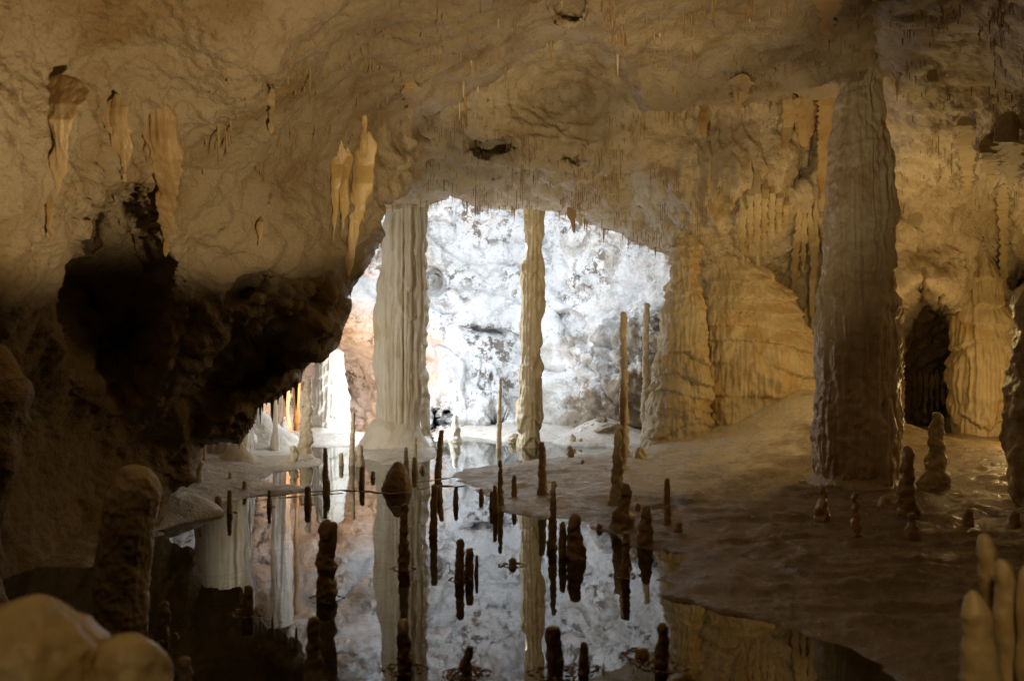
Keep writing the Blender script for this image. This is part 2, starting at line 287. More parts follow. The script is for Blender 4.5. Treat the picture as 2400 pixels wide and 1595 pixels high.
def H(X, Y):
    X = np.asarray(X, float); Y = np.asarray(Y, float); X, Y = np.broadcast_arrays(X, Y)
    P2 = np.stack([X, Y, 0 * X], -1)
    e = .10 * perlin(P2 * 2.3) + .04 * perlin(P2 * 7)
    r = sdist(X, Y, LAND_R) + e; l = sdist(X, Y, LAND_L) + e * .8; b = sdist(X, Y, BACK) + e * .5
    s = np.maximum(np.maximum(r, l), b)
    h = np.where(s > 0, .035 * (1 - np.exp(-np.maximum(s, 0) / .10)), np.maximum(-.35, s * .9))
    rr = np.maximum(r, 0); g = np.maximum(0, rr - .2)
    h = h + .05 * sstep(.2, 1.6, rr) + .022 * np.minimum(8, g) * sstep(2, 5, X) * sstep(6, 11, Y)
    h = h + .66 * np.exp(-(((X - 4.3) / 1.15) ** 2 + ((Y - 14.0) / 1.3) ** 2)) + .20 * np.exp(-(((X - 3.2) / 1.5) ** 2 + ((Y - 13.2) / 1.7) ** 2)) * sstep(0, .8, rr)
    ll = np.maximum(l, 0); h = h + .10 * sstep(.1, 1.5, ll)
    h = h + .20 * np.exp(-(((X + 3.3) / .5) ** 2 + ((Y - 9.2 - .5 * (X + 3.15)) / .35) ** 2))          # grey tongue at the foot of the left wall
    h = h + .10 * sstep(0, .5, b) 
    h = h + .30 * np.exp(-(((X - 1.45) / .55) ** 2 + ((Y - 16.1) / .6) ** 2))           # rubble bank
    fl = np.stack([X * 2.2 + Y * .7, Y * 5, 0 * X], -1)
    on = sstep(0, .15, s)
    h = h + on * (.018 * fbm(P2 * 3, 3) + .010 * fbm(fl * 1.6, 3) + .005 * fbm(P2 * 18, 2) + .034 * ridge(np.stack([X * .9 + .6 * perlin(P2), Y * 2.6 + .5 * perlin(P2 * 1.7 + 4), 0 * X], -1)) ** 3 * sstep(.1, .8, rr)) + (1 - on) * .03 * perlin(P2 * 3)
    return h
pys = np.r_[np.arange(975, 1320, 1.8), np.arange(1320, 1640, 2.8), np.geomspace(1643, 6200, 70)]
pxs = np.arange(-1500, 3900, 7.0)
UU, VV = np.meshgrid(pxs, pys); GX, GY = ground(UU, VV); HZ = H(GX, GY)
floor = tag(mkmesh('cave_floor', np.stack([GX, GY, HZ], -1), gridq(*UU.shape), M['floor']), kind='structure')
wx = np.linspace(-7, 6, 40); wy = np.linspace(.6, 19, 50); WX, WY = np.meshgrid(wx, wy)
tag(mkmesh('pond_water', np.stack([WX, WY, 0 * WX], -1), gridq(*WX.shape), M['water']), kind='structure')
def Hs(x, y): return float(H(np.array([x]), np.array([y]))[0])
def foot(px, py, water):
    """where the ray through a foot pixel meets water or floor"""
    if water: x, y = ground(px, py); return x, y, 0.
    z = .05
    for _ in range(8):
        y = F * (HC - z) / (py - CY); x = (px - CX) / F * y; z = .5 * z + .5 * max(0, Hs(x, y))
    return x, y, z

# ------------------------------------------------------------------ speleothem bodies
def body(name, prof, Y, mat, depth=1., flute=(0, 8, .6), tier=(0, .3, .5), lump=(.04, 4), n=None, nz=None, cap_top=0., cap_bot=0., yf=None, parent=None, seed=0, zbot=None, fine=.0):
    """prof: (py, x_left, x_right) top to bottom, at depth Y -> closed body of revolution, deformed"""
    A = np.array(sorted(prof), float); k = Y / F
    z = HC - (A[:, 0] - CY) * k; cx = ((A[:, 1] + A[:, 2]) / 2 - CX) * k; r = (A[:, 2] - A[:, 1]) / 2 * k
    if zbot is not None: z = np.r_[z, zbot]; cx = np.r_[cx, cx[-1]]; r = np.r_[r, r[-1] * 1.03]
    hgt = z[0] - z[-1]; rm = max(r)
    nz = nz or int(np.clip(hgt / (k * 2.8), 14, 340)); n = n or int(np.clip(2 * math.pi * rm / (k * 2.4), 16, 600))
    t = np.linspace(0, 1, nz)
    if cap_top: t = np.r_[0, np.geomspace(.02, 1, 7)[:-1] * cap_top / hgt * .9, t[t * hgt > cap_top * .9]]
    zz = z[0] - t * hgt
    o = np.argsort(z); rr = np.interp(zz, z[o], r[o]); cc = np.interp(zz, z[o], cx[o])
    ker = np.array([1, 2, 3, 2, 1]) / 9.
    for _ in range(2):
        if len(rr) > 8: rr[2:-2] = np.convolve(rr, ker, 'valid'); cc[2:-2] = np.convolve(cc, ker, 'valid')
    if cap_top:
        s = np.clip((z[0] - zz) / cap_top, 0, 1); rr = rr * np.sqrt(1 - (1 - s) ** 2 + 1e-5)
    if cap_bot:
        s = np.clip((zz - z[-1]) / cap_bot, 0, 1); rr = rr * np.sqrt(1 - (1 - s) ** 2 + 1e-5)
    th = np.linspace(0, 2 * math.pi, n, endpoint=False)[None]
    R = rr[:, None]; ct, st = np.cos(th), np.sin(th); Y0 = Y
    if yf is not None:
        pz = CY + (HC - zz) / k; Yv = np.interp(pz, yf[0], yf[1]); cc = cc * Yv / Y; zz = HC - (pz - CY) / F * Yv; Y = Yv[:, None]
    P = np.stack(np.broadcast_arrays(cc[:, None] + R * ct, Y + R * st * depth, zz[:, None]), -1); Q = P + seed * 3.7
    a, sx, sz = flute; d = 0
    if a:
        d = d + a * (rib(Q, sx, sz) - .5) + a * .5 * (rib(Q + 31, sx * 2.1, sz * 1.6) - .5)
    ta, thh, tj = tier
    if ta:
        sft = Q[..., 2] / thh + tj * (.35 * rib(Q, max(3, sx), .3) + .3 * rib(Q + 5, max(3, sx) * 2.2, .8)) + 1.3 * perlin(S(Q, .8 / max(rm, .25), .8 / max(rm, .25), .9))
        s = sft - np.floor(sft); d = d + ta * np.clip(.55 + 1.1 * perlin(S(Q + 3, 1.6, 1.6, 2.6)), .12, 1.3) * (sstep(0, .14, s) * (1.15 - s) - .5)
    la, ls = lump
    d = d + la * fbm(Q * ls, 3) + fine * fbm(Q * ls * 5, 2)
    fade = np.clip(R / (rm * .25 + 1e-6), 0, 1)
    d = d * fade
    P = P + np.stack(np.broadcast_arrays(ct, st * depth, 0 * ct), -1) * d[..., None]
    nzz = len(zz); V = P.reshape(-1, 3)
    yt = np.ravel(Y) * np.ones(nzz); top = np.array([[cc[0], yt[0], zz[0]]]) ; bot = np.array([[cc[-1], yt[-1], zz[-1]]])
    V = np.concatenate([V, top, bot]); j = np.arange(n); j2 = (j + 1) % n; b0 = (nzz - 1) * n
    T = np.concatenate([np.stack([np.full(n, nzz * n), j2, j], -1), np.stack([np.full(n, nzz * n + 1), b0 + j, b0 + j2], -1)])
    return mkmesh(name, V, gridq(nzz, n, True)[:, ::-1], mat, parent, T)

# stalagmites: (label, centre top px, tip py, foot px, foot py, width top, width foot, on water?, material, knobbliness, lime rim?)
SM = [
 # --- centre of the pond, silhouettes
 ('dark two headed stalagmite in the pond, broadest of the pond stalagmites', 766, 1216, 764, 1403, 36, 44, 1, 'stal', .10, 1),
 ('tall dark stalagmite in front of the reflection of the fluted column', 948, 1178, 946, 1332, 16, 27, 1, 'stal', .12, 1),
 ('wavy brown stalagmite at bottom edge under the fluted column reflection', 946, 1450, 948, 1566, 25, 32, 1, 'stal', .22, 2),
 ('short brown stalagmite standing in a lime ring beside the dark left shadow', 583, 1370, 580, 1437, 20, 27, 1, 'stal', .08, 2),
 ('thick brown stalagmite cut by the bottom edge, left of centre', 736, 1443, 735, 1630, 26, 40, 1, 'stal', .10, 0),
 ('dim brown stalagmite near the foot of the tall dark stump in the pond', 386, 1407, 380, 1494, 22, 36, 1, 'stal', .12, 1),
 ('dark rounded stalagmite tip at the bottom edge right of the two foreground boulders', 432, 1537, 432, 1680, 30, 44, 1, 'stal', .08, 0),
 ('tallest of the clustered stalagmites in the middle of the pond', 1079, 1261, 1076, 1357, 17, 24, 1, 'stal', .07, 1),
 ('shorter rounded stalagmite leaning on the clustered one in mid pond', 1102, 1283, 1099, 1351, 17, 22, 1, 'stal', .08, 0),
 ('thin spike stalagmite on the right of the mid pond cluster', 1118, 1300, 1116, 1345, 7, 10, 1, 'stal', .08, 0),
 ('small round knob of stone in the pond beside the banded column reflection', 1201, 1306, 1201, 1324, 12, 21, 1, 'stal', .05, 2),
 ('bent broken stalagmite in a lacy lime ring at the bottom of the pond', 1098, 1512, 1092, 1578, 18, 27, 1, 'stal', .30, 3),
 ('stout flat topped stalagmite in a lime ring at the bottom of the pond', 1297, 1466, 1300, 1576, 34, 38, 1, 'stal', .12, 2),
 ('short rounded stalagmite in a lime ring right of the flat topped one', 1368, 1503, 1368, 1567, 18, 28, 1, 'stal', .06, 2),
 ('low flat knob in a lime ring near the right shore at the bottom', 1507, 1518, 1507, 1536, 18, 40, 1, 'stal', .1, 2),
 ('dim brown stalagmite in a lime ring close to the right shore', 1554, 1458, 1551, 1560, 22, 34, 1, 'stal', .08, 2),
 ('tall slender stalagmite with a pointed tip in front of the banded column', 1298, 1126, 1294, 1284, 11, 24, 1, 'stal', .10, 0),
 ('massive dark stalagmite with round head in the pond by the right bank', 1346, 1203, 1350, 1307, 27, 46, 1, 'stal', .10, 0),
 ('slim stalagmite leaning on the massive round headed one', 1319, 1222, 1318, 1305, 14, 21, 1, 'stal', .08, 0),
 ('slender knobbly stalagmite with a thin rim in the water beside the right bank', 1469, 1246, 1465, 1349, 14, 23, 1, 'stal', .12, 2),
 ('tall dark stalagmite right of the fluted column reflection', 1018, 1133, 1016, 1253, 15, 19, 1, 'stal', .10, 0),
 ('short thin stalagmite behind the tall dark one right of the boulder', 1030, 1139, 1029, 1173, 8, 12, 1, 'stal', .08, 0),
 ('small bullet shaped stalagmite alone in the bright middle water', 1069, 1138, 1068, 1179, 9, 14, 1, 'stal', .05, 0),
 ('small dark knob on the edge of the bright middle water', 1128, 1144, 1128, 1167, 9, 13, 1, 'stal', .1, 0),
 ('tall dark stalagmite standing right under the thin yellow one', 1173, 1077, 1173, 1187, 8, 18, 1, 'stal', .16, 0),
 ('lower stalagmite in front of the one under the thin yellow stalagmite', 1160, 1136, 1162, 1203, 10, 14, 1, 'stal', .14, 0),
 ('lowest lump left of the pair under the thin yellow stalagmite', 1152, 1150, 1152, 1189, 7, 12, 1, 'stal', .14, 0),
 # --- far part of the pond
 ('thin yellow glowing stalagmite left of the banded column', 1173, 884, 1169, 1050, 7, 13, 1, 'yellow', .08, 0),
 ('bright white cone stalagmite on a round lime plate', 1068, 971, 1067, 1034, 8, 33, 1, 'white', .10, 1),
 ('leaning finger stalagmite at the right foot of the fluted column mound', 1035, 1007, 1026, 1114, 12, 17, 1, 'stal', .10, 0),
 ('finger stalagmite directly behind the cone shaped boulder', 952, 1047, 952, 1108, 9, 15, 1, 'pale', .08, 0),
 ('short pointed stalagmite on the shelf of the fluted column', 974, 1024, 973, 1078, 6, 11, 1, 'stal', .10, 0),
 ('pale stub below the pointed stalagmite beside the boulder', 972, 1069, 972, 1106, 10, 16, 1, 'pale', .08, 0),
 ('tiny low stone right of the pale stub by the boulder', 990, 1089, 990, 1103, 8, 14, 1, 'pale', .1, 0),
 ('thin tall pale stalagmite left of the fluted column', 828, 964, 824, 1091, 8, 15, 1, 'pale', .07, 0),
 ('blunt pale stalagmite left of the fluted column mound', 843, 1041, 846, 1092, 12, 26, 1, 'pale', .10, 0),
 ('dark stalagmite just in front of the blunt pale one', 849, 1091, 848, 1138, 11, 15, 1, 'stal', .08, 0),
 ('round pebble like knob left of the boulder', 874, 1103, 874, 1120, 9, 12, 1, 'stal', .03, 0),
 ('small stone stub under the white terraced tower reflection', 800, 1060, 800, 1090, 9, 12, 1, 'pale', .1, 0),
 ('slender dark stalagmite below the white terraced tower', 762, 1049, 764, 1132, 9, 16, 1, 'stal', .09, 0),
 ('short stalagmite in front of the slender one below the terraced tower', 768, 1123, 766, 1160, 12, 16, 1, 'stal', .1, 0),
 ('dark stalagmite in front of the tall cone stalagmite', 722, 1138, 721, 1181, 13, 16, 1, 'stal', .08, 1),
 ('small spear shaped stalagmite left in the reflecting water', 631, 1147, 631, 1187, 7, 12, 1, 'stal', .08, 1),
 ('tall cone stalagmite with rough sides left of the white terraced tower', 725, 888, 714, 1068, 12, 40, 0, 'pale', .10, 0),
 ('two lump stalagmite at the foot of the tall rough cone', 690, 1043, 687, 1080, 11, 26, 0, 'pale', .22, 0),
 # --- left bank
 ('thin pale stalagmite at the dark rock edge on the left bank', 470, 1040, 465, 1130, 11, 16, 0, 'pale', .12, 0),
 ('thin stalagmite half hidden behind the dark rock edge', 479, 1030, 478, 1078, 8, 12, 0, 'pale', .1, 0),
 ('tiny stalagmite stub on the rippled left bank', 539, 1105, 539, 1120, 6, 8, 0, 'pale', .05, 0),
 ('small stub at the waterline of the left bank', 573, 1125, 573, 1144, 8, 10, 0, 'pale', .05, 0),
 ('slim stalagmite in shallow water below the left bank', 538, 1147, 538, 1201, 9, 13, 1, 'stal', .07, 1),
 ('dumpy round stalagmite beside the grey tongue of rock', 511, 1161, 511, 1186, 14, 19, 1, 'stal', .06, 0),
 ('small rounded stalagmite on the slope of the white mound', 636, 981, 640, 1006, 12, 17, 0, 'pale', .1, 0),
 ('bottle shaped stalagmite at the foot of the white mound', 664, 975, 665, 1026, 9, 30, 0, 'pale', .1, 0),
 # --- right bank
 ('stalagmite on the bank right in front of the banded column', 1270, 1034, 1271, 1156, 14, 23, 0, 'stal', .08, 0),
 ('short stalagmite on the bank left of the banded column foot', 1205, 1112, 1205, 1162, 10, 14, 0, 'stal', .06, 0),
 ('small stub on the flat pale bank', 1366, 1076, 1366, 1087, 7, 10, 0, 'stal', .1, 0),
 ('banded stub standing in the far shallow water', 1336, 1044, 1336, 1072, 11, 20, 0, 'stal', .14, 0),
 ('tallest thin stalagmite, left of the two spires before the flowstone', 1461, 730, 1462, 1066, 14, 25, 0, 'pale', .12, 0),
 ('thin wavy spire stalagmite beside the flowstone mound', 1516, 709, 1511, 1043, 13, 18, 0, 'pale', .16, 0),
 ('orange brown stalagmite in the middle of the stack of spires', 1461, 896, 1456, 1100, 12, 27, 0, 'stal', .12, 0),
 ('pale bullet shaped stalagmite in front of the spires', 1448, 992, 1447, 1180, 14, 38, 0, 'pale', .09, 0),
 ('dark conical stalagmite lowest in the stack of spires', 1461, 1130, 1459, 1234, 19, 54, 0, 'stal', .14, 0),
 ('finger stalagmite alone on the brown bank', 1564, 1119, 1563, 1196, 12, 17, 0, 'stal', .07, 0),
 ('shorter stalagmite in front of the lone finger on the brown bank', 1565, 1183, 1565, 1225, 13, 18, 0, 'stal', .07, 0),
 ('hooded dark stalagmite on the wet bank right of the conical one', 1516, 1184, 1512, 1272, 20, 38, 0, 'stal', .12, 0),
 ('low pointed stub behind the hooded stalagmite', 1495, 1178, 1495, 1194, 9, 15, 0, 'stal', .1, 0),
 ('low dark stub right of the hooded stalagmite', 1591, 1221, 1591, 1245, 12, 22, 0, 'stal', .1, 0),
 ('small flat stub on the wet bank beside the conical stalagmite', 1405, 1225, 1405, 1236, 9, 17, 0, 'stal', .1, 0),
 ('lumpy knob at the foot of the thin wavy spire', 1500, 1046, 1500, 1072, 20, 28, 0, 'pale', .2, 0),
 # --- right, by the big pillar
 ('rough cone stalagmite lit on its right side, right of the great pillar', 2197, 965, 2190, 1147, 22, 70, 0, 'flow', .12, 0),
 ('dark blunt stalagmite close to the right foot of the great pillar', 2128, 1044, 2128, 1210, 26, 48, 0, 'stal', .12, 0),
 ('small dark stalagmite in front of the blunt one by the great pillar', 2137, 1201, 2138, 1258, 16, 38, 0, 'stal', .1, 0),
 ('thin translucent jagged stalagmite in front of the great pillar', 2004, 1152, 2007, 1256, 11, 20, 0, 'wax', .25, 0),
 ('shouldered translucent stalagmite at the left foot of the great pillar', 1926, 1135, 1930, 1218, 12, 38, 0, 'wax', .2, 0),
 ('dim lump of stone behind the jagged stalagmite', 2072, 1160, 2072, 1186, 16, 30, 0, 'stal', .1, 0),
 ('dim stub on the dark floor right of the blunt stalagmite', 2269, 1190, 2269, 1233, 16, 26, 0, 'stal', .1, 0),
 ('dim stub on the dark floor at the right edge', 2376, 1195, 2376, 1232, 22, 34, 0, 'stal', .1, 0),
]
def stalagmite(rec, i):
    label, cxt, pyt, cxb, pyb, wt, wb, water, mat, kn, rim = rec
    x, Y, z0 = foot(cxb, pyb, water); k = Y / F
    zt = HC - (pyt - CY) * k; xt = (cxt - CX) * k; h = zt - z0
    rt, rb = wt / 2 * k, wb / 2 * k
    root = empty('stalagmite', (x, Y, z0)); tag(root, label, 'stalagmite', 'stalagmites of the cave floor')
    m = 16; t = np.linspace(0, 1, m); r1 = np.random.default_rng(i)
    prof = []
    for q in t:
        py = pyt + (pyb - pyt) * q; w = wt + (wb - wt) * q ** (1.15 if wb < 2 * wt else 1.5)
        w *= 1 + kn * r1.uniform(-1, 1) * (.2 < q < .97); c = cxt + (cxb - cxt) * q + (0 if q < .1 else kn * wb * .45 * r1.uniform(-1, 1) * min(1, (pyb - pyt) / 60))
        if i == 11: c += 7 * math.sin(q * 7)
        prof.append((py, c - w / 2, c + w / 2))
    prof[0] = (pyt, cxt - wt / 2, cxt + wt / 2)
    fl = (rb * .10, .5 / rb, 3) if kn > .09 and rb > .08 else (0, 1, 1)
    n = int(np.clip(2 * math.pi * rb / k / 3.2, 18, 64))
    body('stem', prof, Y, M[mat], lump=(min(.05, rb * (.14 + kn * 1.3)), 1 / max(.035, rb * 1.1)), flute=fl, tier=(rb * .07, max(.06, rb * 1.5), .15), cap_top=min(h * .5, rt * (1.1 if i != 12 else .35)), parent=root, seed=i + 1, zbot=z0 - .12, n=n, nz=int(np.clip((pyb - pyt) / 2.2, 20, 150)), fine=rb * .03)
    if i == 0:
        body('second_head', [(1221, 774, 790), (1245, 770, 790), (1300, 768, 788)], Y - .01, M[mat], lump=(.01, 12), cap_top=rt * .5, parent=root, seed=5)
    if rim:
        N = 160; a = np.linspace(0, 2 * math.pi, N, endpoint=False); loops = {1: [1.45], 2: [1.5, 2.3], 3: [1.3, 1.9, 2.4, 2.9]}[rim]
        for f in loops:
            c, s = np.cos(a), np.sin(a); C3 = np.stack([c * 2, s * 2, 0 * a + i * 3.1 + f], -1)
            R = rb * f * (1 + .30 * perlin(C3 * .9) + .12 * perlin(C3 * 3) + .05 * perlin(C3 * 8)) + .01
            X0 = x + R * c * 1.15; Y0 = Y + R * s * 1.1; tr = .0006 + .007 * np.maximum(0, perlin(C3 * 2.2) + .15)
            tt = np.linspace(0, 2 * math.pi, 7, endpoint=False)[None]
            Pp = np.stack(np.broadcast_arrays(X0[:, None] + (tr[:, None] * 1.9 * np.cos(tt)) * c[:, None], Y0[:, None] + (tr[:, None] * 1.9 * np.cos(tt)) * s[:, None], .002 + tr[:, None] * np.sin(tt)), -1)
            q = gridq(N, 7, True); last = np.stack([(N - 1) * 7 + np.arange(7), (N - 1) * 7 + (np.arange(7) + 1) % 7, (np.arange(7) + 1) % 7, np.arange(7)], -1)
            mkmesh('lime_rim', Pp, np.concatenate([q, last]), M['stal'], root)
for i, rec in enumerate(SM): stalagmite(rec, i)

# ------------------------------------------------------------------ columns and large bodies
def big(name, label, cat, prof, Y, mat, loc_px, **kw):
    root = empty(name, ((loc_px - CX) / F * Y, Y, 0)); tag(root, label, cat); return root
def mound(parent, name, cx, ytop, ybot, wtop, wbot, Y, mat, seed=0, pw=1.7, lump=.03):
    pr = []
    for q in np.linspace(0, 1, 14):
        w = wtop + (wbot - wtop) * q ** pw; pr.append((ytop + (ybot - ytop) * q, cx - w / 2, cx + w / 2))
    return body(name, pr, Y, mat, lump=(lump, 2.5), fine=.006, cap_top=wtop / 2 * Y / F * .4, parent=parent, seed=seed, zbot=-.2)
# fluted column A
Y = 14.8
r = big('fluted_column', 'thick white fluted column standing on a smooth cone shaped mound', 'column', None, Y, None, 930)
body('shaft', [(440, 902, 1000), (500, 905, 994), (560, 896, 992), (640, 892, 990), (700, 882, 992), (730, 876, 994), (800, 880, 986), (860, 878, 984), (900, 882, 986), (960, 884, 982), (1010, 884, 984)], Y, M['white'], flute=(.040, 14, .12), tier=(.035, .95, .18), lump=(.02, 2.5), parent=r, seed=2, fine=.003)
body('side_shaft', [(440, 975, 1004), (560, 978, 1000), (640, 980, 998), (720, 978, 1004), (800, 976, 1000), (870, 974, 1000), (930, 974, 1004), (1020, 976, 1006)], Y + .35, M['white'], flute=(.02, 9, .5), tier=(.05, .3, .6), lump=(.03, 6), parent=r, seed=8)
mound(r, 'mound', 921, 972, 1066, 112, 208, Y, M['white'], 4, 1.9)
# banded column B
Y = 15.0
r = big('banded_column', 'slender yellowish column of stacked bands with hanging fringes', 'column', None, Y, None, 1242)
B = [(450, 1227, 1279), (490, 1229, 1277), (560, 1232, 1269), (571, 1231, 1268), (612, 1231, 1272), (616, 1222, 1274), (640, 1220, 1277), (700, 1222, 1276), (740, 1222, 1272), (762, 1219, 1270), (800, 1220, 1268), (834, 1221, 1267), (845, 1223, 1268), (870, 1218, 1269), (930, 1215, 1269), (940, 1212, 1271), (960, 1212, 1270), (1010, 1214, 1268), (1048, 1213, 1268)]
body('shaft', B, Y, M['yellow'], flute=(.026, 15, .5), tier=(.055, .50, .2), lump=(.025, 5), parent=r, seed=3, fine=.003, zbot=-.1)
mound(r, 'lime_plate', 1241, 1043, 1056, 66, 96, Y, M['pale'], 4, 1.2, .01)
# white terraced tower
Y = 16.7
r = big('terraced_tower', 'white terraced stalagmite tower with rows of short drips', 'stalagmite', None, Y, None, 776)
body('tiers', [(812, 748, 796), (830, 743, 802), (870, 737, 808), (910, 732, 814), (950, 733, 818), (1008, 734, 822)], Y, M['white'], flute=(.022, 14, .8), tier=(.06, .27, .2), lump=(.02, 4), cap_top=.1, parent=r, seed=6)
mound(r, 'mound', 772, 990, 1026, 96, 160, Y, M['white'], 4, 1.5, .02)
# white mounds left
Y = 14.9
r = big('white_mound', 'wide white calcite mound with a sharp peak on the left bank', 'mound', None, Y, None, 600)
mound(r, 'slope', 604, 950, 1052, 10, 250, Y, M['white'], 9, 1.25, .05)
body('knob', [(1002, 562, 586), (1015, 556, 600), (1030, 556, 604)], Y - .5, M['white'], cap_top=.1, lump=(.02, 5), parent=r, zbot=0)
r = big('cone_mound', 'cone shaped mound with flaring foot behind the fringe of the dark rock', 'mound', None, 12.6, None, 557)
mound(r, 'cone', 556, 1010, 1100, 14, 200, 12.8, M['pale'], 12, 2.3, .03)
r = big('lime_apron', 'low lime apron around the tall rough cone stalagmite', 'mound', None, 13.6, None, 714)
mound(r, 'apron', 713, 1063, 1086, 34, 94, 13.5, M['pale'], 13, 1.5, .01)
# cone boulder
bx, bY, _ = foot(932, 1146, True)
r = empty('boulder', (bx, bY, 0)); tag(r, 'dark cone shaped boulder standing in a thin lime ring in the pond', 'boulder')
body('rock', [(1080, 927, 940), (1092, 917, 950), (1110, 905, 957), (1128, 898, 964), (1146, 895, 968)], bY, M['stal'], lump=(.02, 5), cap_top=.03, parent=r, seed=15, zbot=-.15, fine=.01, n=64, nz=40)
# great pillar
px_, pY, pz = foot(2005, 1143, False)
r = empty('great_pillar', (px_, pY, pz)); tag(r, 'great dark stone pillar from floor to ceiling on the right', 'column')
GP = [(150, 1960, 2090), (194, 1973, 2062), (240, 1964, 2064), (300, 1956, 2074), (357, 1950, 2088), (450, 1942, 2090), (561, 1935, 2093), (640, 1930, 2092), (690, 1924, 2090), (705, 1922, 2098), (760, 1916, 2106), (800, 1914, 2108), (897, 1920, 2103), (960, 1914, 2104), (1025, 1907, 2106), (1080, 1908, 2100), (1127, 1914, 2093), (1146, 1918, 2090)]
body('shaft', GP, pY + .3, M['pillar'], flute=(.030, 10, .35), tier=(.028, .85, .15), lump=(.04, 2.4), parent=r, seed=21, zbot=-.1, fine=.018)
body('side_rib', [(850, 2090, 2106), (960, 2092, 2108), (1010, 2086, 2104), (1060, 2096, 2110), (1100, 2092, 2108), (1145, 2090, 2104)], pY + .15, M['pillar'], lump=(.02, 6), parent=r, seed=3, cap_top=.1, zbot=-.1)
body('buttress', [(930, 2062, 2098), (1000, 2056, 2100), (1060, 2060, 2096), (1100, 2056, 2098), (1144, 2054, 2096)], pY - .05, M['pillar'], flute=(.03, 7, .4), lump=(.03, 5), parent=r, seed=31, cap_top=.3, zbot=-.1)
mound(r, 'flared_foot', 2004, 1085, 1152, 176, 236, pY + .3, M['pillar'], 17, 1.8, .05)
# flowstone mound
Y = 14.0
r = big('flowstone_mound', 'huge amber flowstone mound of rippled terraces left of the great pillar', 'flowstone', None, Y, None, 1720)
body('terraces', [(560, 1660, 1700), (590, 1632, 1735), (630, 1610, 1790), (665, 1588, 1815), (700, 1572, 1840), (760, 1560, 1878), (820, 1552, 1910), (880, 1540, 1928), (940, 1525, 1935), (990, 1512, 1945), (1040, 1500, 1960), (1075, 1485, 1980)], Y + .6, M['flow'], depth=.75, flute=(.022, 13, .9), tier=(.13, .27, .22), lump=(.15, 1.5), cap_top=.12, parent=r, seed=25, zbot=-.1, fine=.03)
body('left_buttress', [(490, 1588, 1668), (540, 1580, 1650), (600, 1574, 1636), (650, 1570, 1636), (700, 1556, 1650), (760, 1549, 1656), (840, 1542, 1660), (900, 1530, 1660), (960, 1520, 1665), (1020, 1506, 1670), (1056, 1490, 1680)], Y - .25, M['flow'], depth=.9, flute=(.022, 13, .8), tier=(.08, .24, .20), lump=(.06, 2.4), parent=r, seed=27, zbot=-.1, fine=.025)
for q, (x0, x1, yb) in enumerate([(1585, 1602, 600), (1612, 1628, 610), (1636, 1650, 575), (1655, 1668, 598)]):
    body('hanging_curtain', [(500, x0 - 5, x1 + 5), (545, x0, x1), (yb - 20, x0 + 2, x1 - 2), (yb, x0 + 6, x1 - 6)], Y - .1 + .1 * q, M['flow'], lump=(.02, 6), cap_bot=.05, parent=r, seed=q)
# lit column at the right
cX, cY_, cZ = foot(2300, 990, False); cY_ = min(cY_, 15.4)
r = empty('amber_column', (cX, cY_, cZ)); tag(r, 'amber fluted column widening to a rippled foot near the right edge', 'column')
body('shaft', [(380, 2246, 2300), (449, 2251, 2292), (520, 2250, 2300), (600, 2246, 2318), (663, 2241, 2338), (720, 2238, 2358), (800, 2238, 2376), (872, 2222, 2380), (940, 2226, 2376), (985, 2240, 2360)], cY_, M['flow'], flute=(.04, 9, .2), tier=(.09, .40, .2), lump=(.07, 1.8), parent=r, seed=33, zbot=-.1, fine=.01)
eX, eY, eZ = foot(2400, 1190, False)
r = empty('edge_column', (eX, eY, eZ)); tag(r, 'dark jagged column cut off by the right edge of the view', 'column')
body('shaft', [(640, 2395, 2480), (700, 2385, 2490), (800, 2376, 2500), (940, 2366, 2500), (1000, 2364, 2500), (1060, 2370, 2500), (1130, 2366, 2500), (1195, 2374, 2500)], eY + .3, M['pillar'], flute=(.03, 6, .5), lump=(.07, 4), parent=r, seed=35, zbot=-.1, cap_top=.3)
# tall stump in the dark pond
sx_, sY, _ = foot(290, 1505, True)
r = empty('dark_stump', (sx_, sY, 0)); tag(r, 'tall thick stump of stone with a lit crown in the dark left water', 'stalagmite')
body('stem', [(1088, 284, 340), (1110, 278, 356), (1135, 262, 368), (1160, 250, 372), (1220, 240, 366), (1300, 230, 352), (1400, 224, 346), (1505, 220, 342)], sY, M['pale'], lump=(.018, 4), cap_top=.05, parent=r, seed=36, zbot=-.15, fine=.008)
# left edge column
r = empty('rounded_buttress', ((0 - CX) / F * 4.3, 4.3, 0)); tag(r, 'rounded rock buttress cut off by the left edge of the view', 'rock')
body('rock', [(800, -60, 30), (850, -60, 50), (920, -60, 66), (980, -60, 66), (1060, -60, 40), (1200, -70, 20), (1500, -80, 10)], 5.2, M['near'], lump=(.05, 3), cap_top=.2, parent=r, seed=37, fine=.01)
# foreground boulders, out of focus
def blob(name, label, parts, mat, cat='rock', group=None):
    Y0 = parts[0][1]; c = (parts[0][0][0][1] + parts[0][0][0][2]) / 2
    r = empty(name, ((c - CX) / F * Y0, Y0, 0)); tag(r, label, cat, group)
    for q, (pf, Yq, cap) in enumerate(parts):
        body('knob' if q else 'rock', pf, Yq, M[mat], lump=(.032, 6) if cat == 'rock' else (.014, 5), cap_top=cap, parent=r, seed=40 + q + int(Y0 * 10), fine=.004, n=96, nz=70)
blob('foreground_boulder', 'large blurred amber boulder in the bottom left corner', [([(1392, 40, 130), (1430, -20, 170), (1500, -120, 215), (1600, -200, 250), (1900, -260, 300)], 2.3, .06)], 'wax')
blob('foreground_boulder', 'smaller blurred shiny boulder right of the corner boulder', [([(1484, 255, 340), (1510, 225, 372), (1570, 205, 395), (1700, 190, 410), (1950, 180, 430)], 2.3, .05)], 'wax')
